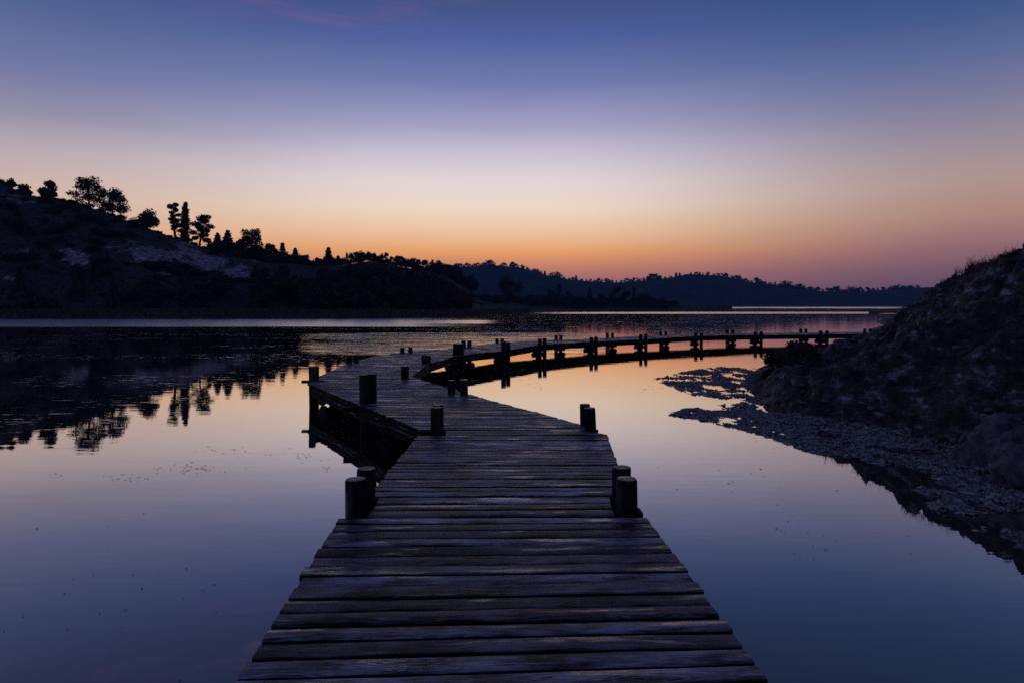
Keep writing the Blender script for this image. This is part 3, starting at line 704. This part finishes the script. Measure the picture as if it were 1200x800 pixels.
def copy_tree(o, loc, rz, s):
    r = o.copy(); COL.objects.link(r); r.location = loc; r.rotation_euler.z = rz; r.scale = s
    for ch in o.children:
        c = ch.copy(); COL.objects.link(c); c.parent = r
    return r

# trees that stand out against the sky: px, top row, foot row, width px, kind, name, label
RIDGE = [
 (12, 208, 222, 16, 'bush', 'bush', 'thin sprawling bush at the very top of the left hill'),
 (28, 215, 230, 20, 'bush', 'bush', 'low rounded bush second from the left on the hilltop'),
 (57, 211, 234, 20, 'round', 'small_tree', 'small compact tree standing alone between bushes and the tall leaning pine'),
 (106, 206, 244, 36, 'pine', 'pine_tree', 'tallest leaning pine with layered crown on the left ridge'),
 (133, 220, 250, 30, 'round', 'pine_tree', 'broad round pine just below the tallest leaning pine'),
 (172, 243, 268, 36, 'bush', 'bush', 'wide spiky bush on the bare ridge between round pine and cypress'),
 (207, 237, 275, 15, 'pine', 'pine_tree', 'slim airy pine tucked against the left side of the cypress'),
 (217, 236, 278, 11, 'cypress', 'cypress_tree', 'narrow dark cypress column on the ridge'),
 (234, 251, 281, 22, 'pine', 'pine_tree', 'small spreading pine just right of the cypress'),
 (255, 272, 292, 12, 'conifer', 'conifer_tree', 'short pointed conifer right of the small spreading pine'),
 (267, 269, 295, 17, 'conifer', 'conifer_tree', 'dense pointed conifer with a thin tip beside the spreading lone pine'),
 (294, 267, 300, 30, 'pine', 'pine_tree', 'wide spreading pine where the left ridge begins to level out'),
 (281, 279, 299, 18, 'bush', 'bush', 'dark bush at the foot of the wide spreading pine'),
 (318, 285, 312, 15, 'round', 'round_tree', 'round tree next right of the wide spreading pine'),
 (331, 284, 313, 14, 'conifer', 'conifer_tree', 'pointed conifer in the row right of the wide pine'),
 (346, 290, 314, 13, 'conifer', 'conifer_tree', 'narrow conifer in the row before the lone spire'),
 (358, 298, 314, 12, 'round', 'round_tree', 'low round tree left of the lone spire conifer'),
 (385, 289, 314, 13, 'conifer', 'conifer_tree', 'lone spire shaped conifer rising in the middle of the ridge'),
 (372, 301, 314, 9, 'round', 'round_tree', 'tiny tree immediately left of the lone spire conifer'),
 (396, 299, 314, 9, 'conifer', 'conifer_tree', 'tiny pointed tree immediately right of the lone spire conifer'),
]
def place(px, D): return ((px-600)/F*D, D)
for k, (px, yt, yb, w, kind, name, lab) in enumerate(RIDGE):
    D = float(interp(DR, px)); x, y = place(px, D)
    zg = hill_full(px, D)-.2; ztop = (HZ-yt)/F*D+CZ; H = max(1.2, ztop-zg); W = w/F*D*(1.15 if kind in ('pine', 'round') else 1.4 if kind == 'conifer' else 1.1)
    t = tree_obj(name, kind, H, W, 300+k, (x, y, zg), 3200 if H > 4 else 1500, .28 if kind != 'pine' else .29)
    tag(t, lab, 'tree' if kind != 'bush' else 'bush')

PROTO = {}
for k, (key, kind, H, W, nl, lf) in enumerate((('a', 'round', 6, 6.0, 1500, .36), ('b', 'round', 6, 4.6, 1300, .34), ('c', 'conifer', 6, 3.2, 1200, .28), ('d', 'pine', 6, 6.0, 1500, .30), ('e', 'bush', 2.4, 4.4, 1100, .26), ('f', 'bush', 2.0, 3.0, 800, .22))):
    PROTO[key] = [make_tree(kind, H, W, 700+k*9+j, nl, lf) for j in range(2)]
cache = {}
def proto_copy(key, name, loc, rz, s, label, cat, group):
    var = random.randrange(2)
    if (key, var) not in cache:
        TV, TF, CV, CF = PROTO[key][var]; r = empty(name, loc); r.rotation_euler.z = rz; r.scale = s; b = key in 'ef'
        mesh_obj('stem' if b else 'trunk', TV, TF, M_BARK, r); mesh_obj('foliage' if b else 'crown', CV, CF, M_LEAF, r)
        cache[(key, var)] = r
    else:
        r = copy_tree(cache[(key, var)], loc, rz, s); r.name = name
    tag(r, label, cat, group); return r
HT = {'a': 6, 'b': 6, 'c': 6, 'd': 6, 'e': 2.4, 'f': 2.0}
# wood on the lower ridge, px 400-552
px = 402.0
while px < 556:
    D = float(interp(DR, px)); x, y = place(px, D); zg = hill_full(px, D)-.4
    yt = interp([(400, 300), (415, 294), (425, 292), (440, 295), (460, 299), (480, 303), (500, 304), (520, 305), (533, 311), (545, 325), (556, 322)], px)+random.uniform(-1.8, 3)
    H = max(2.5, (HZ-yt)/F*D+CZ-zg); key = random.choice('abcab')
    s = H/6; sw = s*random.uniform(.85, 1.2)
    if H > 6: sw = max(.6, sw*.75)
    proto_copy(key, 'woodland_tree', (x, y, zg), random.uniform(0, 6.28), (sw, sw, s), 'dark evergreen tree in the dense wood on the low middle ridge', 'tree', 'trees of the wood on the middle ridge')
    px += random.uniform(2.8, 4.6)
# low scrub along the skyline of the left hill
px = -40.0
while px < 400:
    D = float(interp(DR, px))+random.uniform(-3, 2); x, y = place(px, D); z = hill_full(px, D)
    h = random.uniform(.4, 1.3)*(1.2 if px < 240 else 3.0); s = h/2.4
    proto_copy('e', 'ridge_scrub', (x, y, z-.25), random.uniform(0, 6.28), (s*1.3, s*1.3, s), 'low scrub bush hugging the skyline of the left hill', 'bush', 'low scrub along the skyline of the left hill')
    px += random.uniform(5, 13)*(1 if px < 240 else .6)
# slope and foot of the hill: trees and scrub, thicker towards the shore and to the right
n = 0; tries = 0
while n < 290 and tries < 9000:
    tries += 1
    px = random.uniform(-60, 560) if random.random() < .58 else random.uniform(385, 562); t = random.uniform(.13, .93)
    ds = interp(DS, px); dr = interp(DR, px); D = ds+(dr-ds)*t; z = hill_full(px, D)
    yp = HZ-(z-CZ)/D*F
    if any(((px-c[0])/c[2])**2+((yp-c[1])/c[3])**2 < 1.1 and c[4] > .55 for c in BARE): continue
    if px < 230 and t > .5 and random.random() < .5: continue
    tree = (px > 300 and random.random() < .75) or (t < .3 and random.random() < .55)
    key = random.choice('aabbcd') if tree else random.choice('eef')
    Hh = random.uniform(2.2, 5.4) if tree else random.uniform(.6, 1.6)
    if px > 420: Hh *= 1.15
    top = HZ-(z+Hh-CZ)/D*F; lim = interp(SKY, px)-2
    if top < lim: continue
    s = Hh/HT[key]; sw = s*(random.uniform(.85, 1.3) if tree else random.uniform(1.2, 2.0))
    x, y = place(px, D)
    if tree: proto_copy(key, 'hillside_tree', (x, y, z-.3), random.uniform(0, 6.28), (sw, sw, s), 'dark tree growing on the slope or foot of the left hill', 'tree', 'trees on the slope of the left hill')
    else: proto_copy(key, 'hillside_shrub', (x, y, z-.2), random.uniform(0, 6.28), (sw, sw, s), 'low dark shrub on the slope of the left hill', 'shrub', 'shrubs on the slope of the left hill')
    n += 1
# the point of land in the middle: px, top row, width px, kind, distance, label
POINT = [
 (597, 320, 30, 'round', 222, 'big round tree standing on the low point of land mid lagoon'),
 (551, 322, 10, 'conifer', 225, 'pointed conifer left of the big round tree on the point'),
 (539, 324, 12, 'conifer', 222, 'second pointed conifer left of the big round tree'),
 (655, 332, 17, 'conifer', 240, 'broad pointed tree first right of the big round tree'),
 (645, 337, 12, 'round', 240, 'small round tree touching the broad pointed tree on the point'),
 (668, 341, 13, 'round', 242, 'low round tree right of the broad pointed tree on the point'),
 (691, 336, 13, 'conifer', 248, 'pointed tree near the middle of the low point'),
 (706, 343, 14, 'bush', 246, 'bushy clump between the two pointed trees of the point'),
 (721, 335, 16, 'round', 252, 'taller round tree on the right half of the point'),
 (732, 340, 13, 'bush', 252, 'bushy clump right of the taller round tree on the point'),
 (743, 335, 10, 'conifer', 254, 'last pointed tree towards the tip of the point'),
 (757, 341, 18, 'bush', 256, 'wide bushy clump past the last pointed tree of the point'),
 (772, 347, 18, 'bush', 258, 'low clump before the tip of the point'),
 (788, 351, 16, 'bush', 259, 'smallest clump at the tip of the point'),
]
for k, (px, yt, w, kind, D, lab) in enumerate(POINT):
    x, y = place(px, D); zg = .1; H = (HZ-yt)/F*D+CZ-zg; W = w/F*D*1.15
    t = tree_obj('tree' if kind != 'bush' else 'bush', kind, H, W, 900+k, (x, y, zg), 2600 if k < 1 else 1500, .36)
    tag(t, lab, 'tree' if kind != 'bush' else 'bush')
for k in range(46):
    px = 556+k*5.2+random.uniform(-2, 2); D = float(interp([(556, 205), (640, 232), (800, 262)], px))+random.uniform(-12, 6); x, y = place(px, D)
    Hp = interp([(556, 342), (575, 345), (620, 346), (650, 345), (700, 347), (760, 349), (800, 356)], px)+random.uniform(-2, 3)
    H = max(1.0, (HZ-Hp)/F*D+CZ-.2); key = random.choice('eeaf'); s = H/HT[key]; sw = s*random.uniform(1.0, 1.5)
    if key in 'ef': sw = min(sw, 1.9)
    proto_copy(key, 'shore_bush', (x, y, .15), random.uniform(0, 6.28), (sw, sw, s), 'dark bush in the thicket covering the low point of land', 'bush', 'bushes on the point of land')
# trees along the crest of the far hills
cr = [make_tree(kd, 10, w, 1200+j, 260, 1.25) for j, (kd, w) in enumerate((('round', 10), ('round', 8), ('conifer', 5.5), ('round', 13)))]
far_src = [None]*4
def far_tree(px, D, H, wk=1.0):
    j = random.choice((0, 0, 1, 3, 3, 0, 1, 2)); x, y = place(px, D); z = far_z(px, D)-.30*H; s = H*1.25/10
    if far_src[j] is None:
        TV, TF, CV, CF = cr[j]; nT = len(TV)
        V = np.r_[np.array(TV), CV]; Fs = [tuple(f) for f in TF]+[tuple(int(q)+nT for q in f) for f in CF]
        o = mesh_obj('far_tree', V, Fs, M_LEAF); far_src[j] = o
    else:
        o = far_src[j].copy(); COL.objects.link(o)
    o.location = (x, y, z); o.rotation_euler.z = random.uniform(0, 6.28); o.scale = (s*wk*1.35, s*wk*1.35, s)
    tag(o, 'tiny tree on the crest of the blue far hills', 'tree', 'trees along the crest of the far hills')
px = 526.0
while px < 1076:
    H = random.choice((random.uniform(3, 6), random.uniform(4, 9)))*(1.15 if px < 640 or 960 < px < 1060 else .95)
    far_tree(px, 1038+random.uniform(-8, 3), H); px += random.uniform(3.2, 7.5)
for px, H in ((763, 12), (770, 11), (865, 9), (888, 11), (921, 12), (938, 10), (982, 10), (652, 11), (574, 11)): far_tree(px, 1036, H, 1.1)

# ------------------------------------------------------------------ plants and rocks on the right bank
def surf(x, y): return bank_z(x, y)
for k, (px, D, H, W, lab) in enumerate(((931, 14.6, .78, 1.45, 'dark rounded shrub at the water end of the rocky bank'), (951, 13.4, .42, .62, 'small grey green shrub in front of the dark rounded shrub'), (905, 14.9, .30, .6, 'low shrub at the tip of the rocky bank'))):
    x, y = place(px, D)
    t = tree_obj('shrub', 'bush', H, W, 1400+k, (x, y, surf(x, y)-.06), 7500, .042, M_SCRUB)
    tag(t, lab, 'shrub')
def blades(spots, hmin, hmax, n, w, seed, spread):
    rs = np.random.default_rng(seed); V = []; Fq = []
    for (x, y, z, s) in spots:
        for _ in range(n):
            a = rs.uniform(0, 6.28); r = spread*s*rs.uniform(0, 1); bx, by = x+math.cos(a)*r, y+math.sin(a)*r
            h = rs.uniform(hmin, hmax)*s; lx, ly = rs.normal()*h*.35, rs.normal()*h*.35; a2 = rs.uniform(0, 6.28); dx, dy = math.cos(a2)*w, math.sin(a2)*w
            b = len(V)
            V += [(bx-dx, by-dy, z-.03), (bx+dx, by+dy, z-.03), (bx+lx*.4+dx*.7, by+ly*.4+dy*.7, z+h*.6), (bx+lx*.4-dx*.7, by+ly*.4-dy*.7, z+h*.6), (bx+lx, by+ly, z+h)]
            Fq += [(b, b+1, b+2, b+3), (b+3, b+2, b+4)]
    return V, Fq
spots = []
while len(spots) < 4200:
    x = random.uniform(5.2, 13); y = random.uniform(6, 19); z0 = float(bank_base(x, y)[0])
    if z0 < .5: continue
    d = mn.noise(Vector((x*.55, y*.55, 2)))
    if d < random.uniform(-.3, .3) or (z0 < 1.2 and y < 11.2 and x < 6.6): continue
    spots.append((x, y, bank_detail(x, y, z0), random.uniform(.5, 1.3)))
V, Fq = blades(spots, .04, .13, 9, .0035, 3, .10)
tag(mesh_obj('grass', V, Fq, M_SCRUB), 'short dry grass tufts over the rocky bank', 'grass', kind='stuff')
# dry stalks at the crest
for k, (px, D, H, lab) in enumerate(((1140, 13.7, .42, 'tall bare stalks on the crest of the rocky bank'), (1124, 14.2, .20, 'shorter bare stalks lower down the crest of the bank'), (1190, 12.8, .34, 'single thin bare stalk near the top right of the bank'))):
    x, y = place(px, D); z = surf(x, y); rs = np.random.default_rng(50+k); TV = []; TF = []
    for i in range((9, 6, 2)[k]):
        bx, by = rs.normal()*.16, rs.normal()*.1; h = H*rs.uniform(.45, 1.05); tip = np.array([bx+rs.normal()*.16*h*2, by+rs.normal()*.1, h])
        limb(TV, TF, (bx, by, -.05), tip, .006, .0025, seg=4, n=3, wob=.02, rs=rs)
        for q in range(3):
            t = rs.uniform(.4, .9); p = np.array([bx, by, 0])*(1-t)+tip*t; limb(TV, TF, p, p+np.array([rs.normal()*.07, rs.normal()*.05, .09]), .003, .0015, seg=3, n=1)
    r = empty('dry_plant', (x, y, z)); mesh_obj('stalk', TV, TF, M_DRY, r)
    V, Fq = blades([(0, 0, 0, 1)], .06, .20, 160 if k < 2 else 40, .004, 60+k, .32); mesh_obj('leaf_tuft', V, Fq, M_SCRUB, r)
    tag(r, lab, 'dry plant')
def rock_mesh(rx, ry, rz, seed, sub=4):
    bm = bmesh.new(); bmesh.ops.create_icosphere(bm, subdivisions=sub, radius=1); o = Vector((seed*3.1, seed*1.7, 0))
    for v in bm.verts:
        p = v.co.copy(); f = 1+.30*mn.noise(p*1.1+o)+.20*mn.fractal(p*2.4+o, .7, 2.1, 4)
        c = mn.cell(p*1.3+o)*.10
        p *= f+c; v.co = (p.x*rx, p.y*ry, max(-.5, p.z)*rz)
    V = [tuple(v.co) for v in bm.verts]; Fc = [tuple(v.index for v in f.verts) for f in bm.faces]; bm.free(); return V, Fc
for k, (px, yb, D, rx, ry, rz, lab) in enumerate(((1212, 560, 6.9, .40, .36, .46, 'big pale edged boulder cut by the right edge of the photo'), (1180, 510, 7.9, .38, .40, .50, 'grey boulder above the big pale edged boulder'), (1148, 545, 7.9, .30, .28, .34, 'low dark boulder at the waterline in front of the steep face'))):
    x, y = place(px, D); V, Fc = rock_mesh(rx, ry, rz, 3+k, 5)
    z = max(-.1, float(bank_base(x, y)[0])) - .02
    o = mesh_obj('boulder', V, Fc, M_ROCK, smooth=True); o.location = (x, y, z); tag(o, lab, 'boulder')
# stones along the foot of the bank: too many to count, one mass
V = []; Fc = []; protoR = [rock_mesh(1, 1, .7, 20+i, 2) for i in range(5)]; cnt = 0
while cnt < 900:
    x = random.uniform(4.6, 10); y = random.uniform(6.0, 18); z0 = float(bank_base(x, y)[0])
    if not (-.10 < z0 < .55 or (z0 < 2.6 and random.random() < .12)): continue
    s = random.choice((.015, .02, .03, .03, .04, .06, .09)) * random.uniform(.6, 1.2); pv, pf_ = protoR[random.randrange(5)]; b = len(V); a = random.uniform(0, 6.28); ca, sa = math.cos(a), math.sin(a)
    zz = bank_detail(x, y, z0)
    for v in pv: V.append((x+s*(v[0]*ca-v[1]*sa), y+s*(v[0]*sa+v[1]*ca), zz+s*v[2]*.8))
    Fc += [tuple(q+b for q in f) for f in pf_]; cnt += 1
tag(mesh_obj('rubble', V, Fc, M_STONE, smooth=True), 'loose stones along the foot of the rocky bank', 'rubble', kind='stuff')

# ------------------------------------------------------------------ floating weed beside the bank
def Wp(px, py): D = CZ*F/(py-HZ); return ((px-600)/F*D, D)
def inside(poly, x, y):
    c = False; n = len(poly)
    for i in range(n):
        x0, y0 = poly[i]; x1, y1 = poly[i-1]
        if (y0 > y) != (y1 > y) and x < (x1-x0)*(y-y0)/(y1-y0)+x0: c = not c
    return c
POLY = [(768, 444), (800, 436), (835, 430), (905, 432), (930, 450), (905, 462), (960, 478), (1060, 498), (1140, 515), (1170, 545), (1200, 575), (1200, 600), (1150, 580), (1100, 562), (1050, 546), (1000, 536), (950, 530), (905, 512), (860, 500), (785, 486), (800, 480), (850, 474), (862, 468), (810, 462), (785, 452)]
PO2 = [(1080, 572), (1130, 580), (1200, 600), (1230, 640), (1180, 650), (1110, 610)]
wv = []; wf = []
def flake(x, y, s, z, rs, irr=.45, thick=.006, asp=1.0):
    n = 7; b = len(wv); a0 = rs.uniform(0, 6.28); rr = [s*rs.uniform(1-irr, 1+irr) for _ in range(n)]
    for i in range(n):
        a = a0+i*6.283/n; wv.append((x+rr[i]*math.cos(a)*asp, y+rr[i]*math.sin(a)/asp, z+rs.uniform(-.4, .6)*thick))
    wv.append((x, y, z+thick*rs.uniform(.6, 2.2)))
    for i in range(n): wf.append((b+i, b+(i+1) % n, b+n))
rs = random.Random(8); cnt = 0
while cnt < 6500:
    px = rs.uniform(760, 1235); py = rs.uniform(428, 655)
    i1 = inside(POLY, px, py); i2 = inside(PO2, px, py)
    if not (i1 or i2): continue
    x, y = Wp(px, py)
    if rs.random() > min(1, (y/14)**2*1.0+.12): continue
    d = mn.fractal(Vector((x*1.6, y*1.1, 4)), .7, 2, 4)+.22*mn.noise(Vector((x*7, y*3, 1)))
    if d < ((-.22 if px > 930 else .0) if i1 else .28): continue
    flake(x, y, rs.uniform(.04, .09), rs.uniform(.001, .003), rs, .5, .002, rs.uniform(1, 1.7)); cnt += 1
cnt = 0
while cnt < 30000:
    px = rs.uniform(760, 1235); py = rs.uniform(428, 655)
    i1 = inside(POLY, px, py); i2 = inside(PO2, px, py)
    if not (i1 or i2): continue
    x, y = Wp(px, py)
    if rs.random() > min(1, (y/14)**2*1.0+.12): continue
    d = mn.fractal(Vector((x*1.6, y*1.1, 4)), .7, 2, 4)+.22*mn.noise(Vector((x*7, y*3, 1)))
    th = -.28 if (px > 930 and i1) else -.02
    if i2 and not i1: th = .24
    if d < th+rs.uniform(-.12, .12): continue
    flake(x, y, rs.uniform(.008, .032), rs.uniform(.003, .010), rs, .5, rs.choice((.004, .008, .018)), rs.uniform(1, 1.9)); cnt += 1
tag(mesh_obj('floating_weed', wv, wf, M_WEED, smooth=False), 'mat of floating weed and scum spreading from the foot of the rocky bank', 'floating weed', kind='stuff')
wv = []; wf = []
# specks and wisps adrift on the open water
for (cx, cy, sx, sy, n) in ((225, 549, 45, 7, 60), (150, 560, 35, 4, 22), (270, 528, 60, 6, 26), (65, 557, 14, 4, 8), (355, 535, 20, 5, 14), (385, 548, 8, 5, 8), (190, 690, 190, 90, 40), (600, 500, 0, 0, 0), (950, 640, 190, 90, 40), (760, 455, 30, 6, 20), (880, 560, 90, 20, 14), (620, 450, 30, 8, 14), (930, 520, 60, 10, 8)):
    for _ in range(n):
        px = rs.gauss(cx, sx*.5); py = rs.gauss(cy, sy*.5)
        if py < 440 or (270 < px < 910 and py > 600): continue
        x, y = Wp(px, py); flake(x, y, rs.uniform(.002, .008)*(y/5)**.5, .004, rs, .4, .002, rs.uniform(1, 3.2))
tag(mesh_obj('floating_debris', wv, wf, M_DEBRIS), 'scattered specks and wisps adrift on the open water', 'debris', kind='stuff')

# reeds and grass on the low left shore
V = []; Fq = []; rs2 = np.random.default_rng(4)
for _ in range(9000):
    px = rs2.uniform(-80, 620); ds = interp(DS, px); D = ds+rs2.uniform(.3, 9); x, y = place(px, D); z = hill_full(px, D)
    h = rs2.uniform(.15, .75); w = rs2.uniform(.05, .16); b = len(V); l = rs2.normal()*.2
    V += [(x-w, y, z-.1), (x+w, y+.1, z-.1), (x+w*.5+l, y+.05, z+h), (x-w*.5+l, y, z+h*.9)]; Fq.append((b, b+1, b+2, b+3))
tag(mesh_obj('reeds', V, Fq, M_SCRUB), 'reeds and rough grass along the low left shore', 'reeds', kind='stuff')

# ------------------------------------------------------------------ air
HAZE = 0.00021
if HAZE:
    m, t = material('dusk_haze')
    pv = t.n('ShaderNodeVolumePrincipled'); pv.inputs['Color'].default_value = (0.20, 0.55, 1.0, 1); pv.inputs['Density'].default_value = HAZE; pv.inputs['Anisotropy'].default_value = 0.0
    out = t.n('ShaderNodeOutputMaterial'); m.node_tree.links.new(pv.outputs[0], out.inputs['Volume'])
    x0, x1, y0, y1, z0, z1 = -1520, 1720, -170, 1720, -2.7, 90
    V = [(x, y, z) for z in (z0, z1) for y in (y0, y1) for x in (x0, x1)]
    Fc = [(0, 2, 3, 1), (4, 5, 7, 6), (0, 1, 5, 4), (2, 6, 7, 3), (0, 4, 6, 2), (1, 3, 7, 5)]
    tag(mesh_obj('haze', V, Fc, m), 'thin blue dusk haze over the lagoon', 'haze', kind='stuff')

# ------------------------------------------------------------------ render settings
sc.view_settings.view_transform = 'Standard'; sc.view_settings.look = 'None'; sc.view_settings.exposure = 0.13; sc.view_settings.gamma = 1.0
sc.view_settings.use_curve_mapping = False
sc.cycles.use_denoising = False
sc.cycles.max_bounces = 5; sc.cycles.volume_bounces = 0; sc.cycles.glossy_bounces = 3; sc.cycles.diffuse_bounces = 2
sc.cycles.use_adaptive_sampling = True; sc.cycles.adaptive_threshold = 0.01
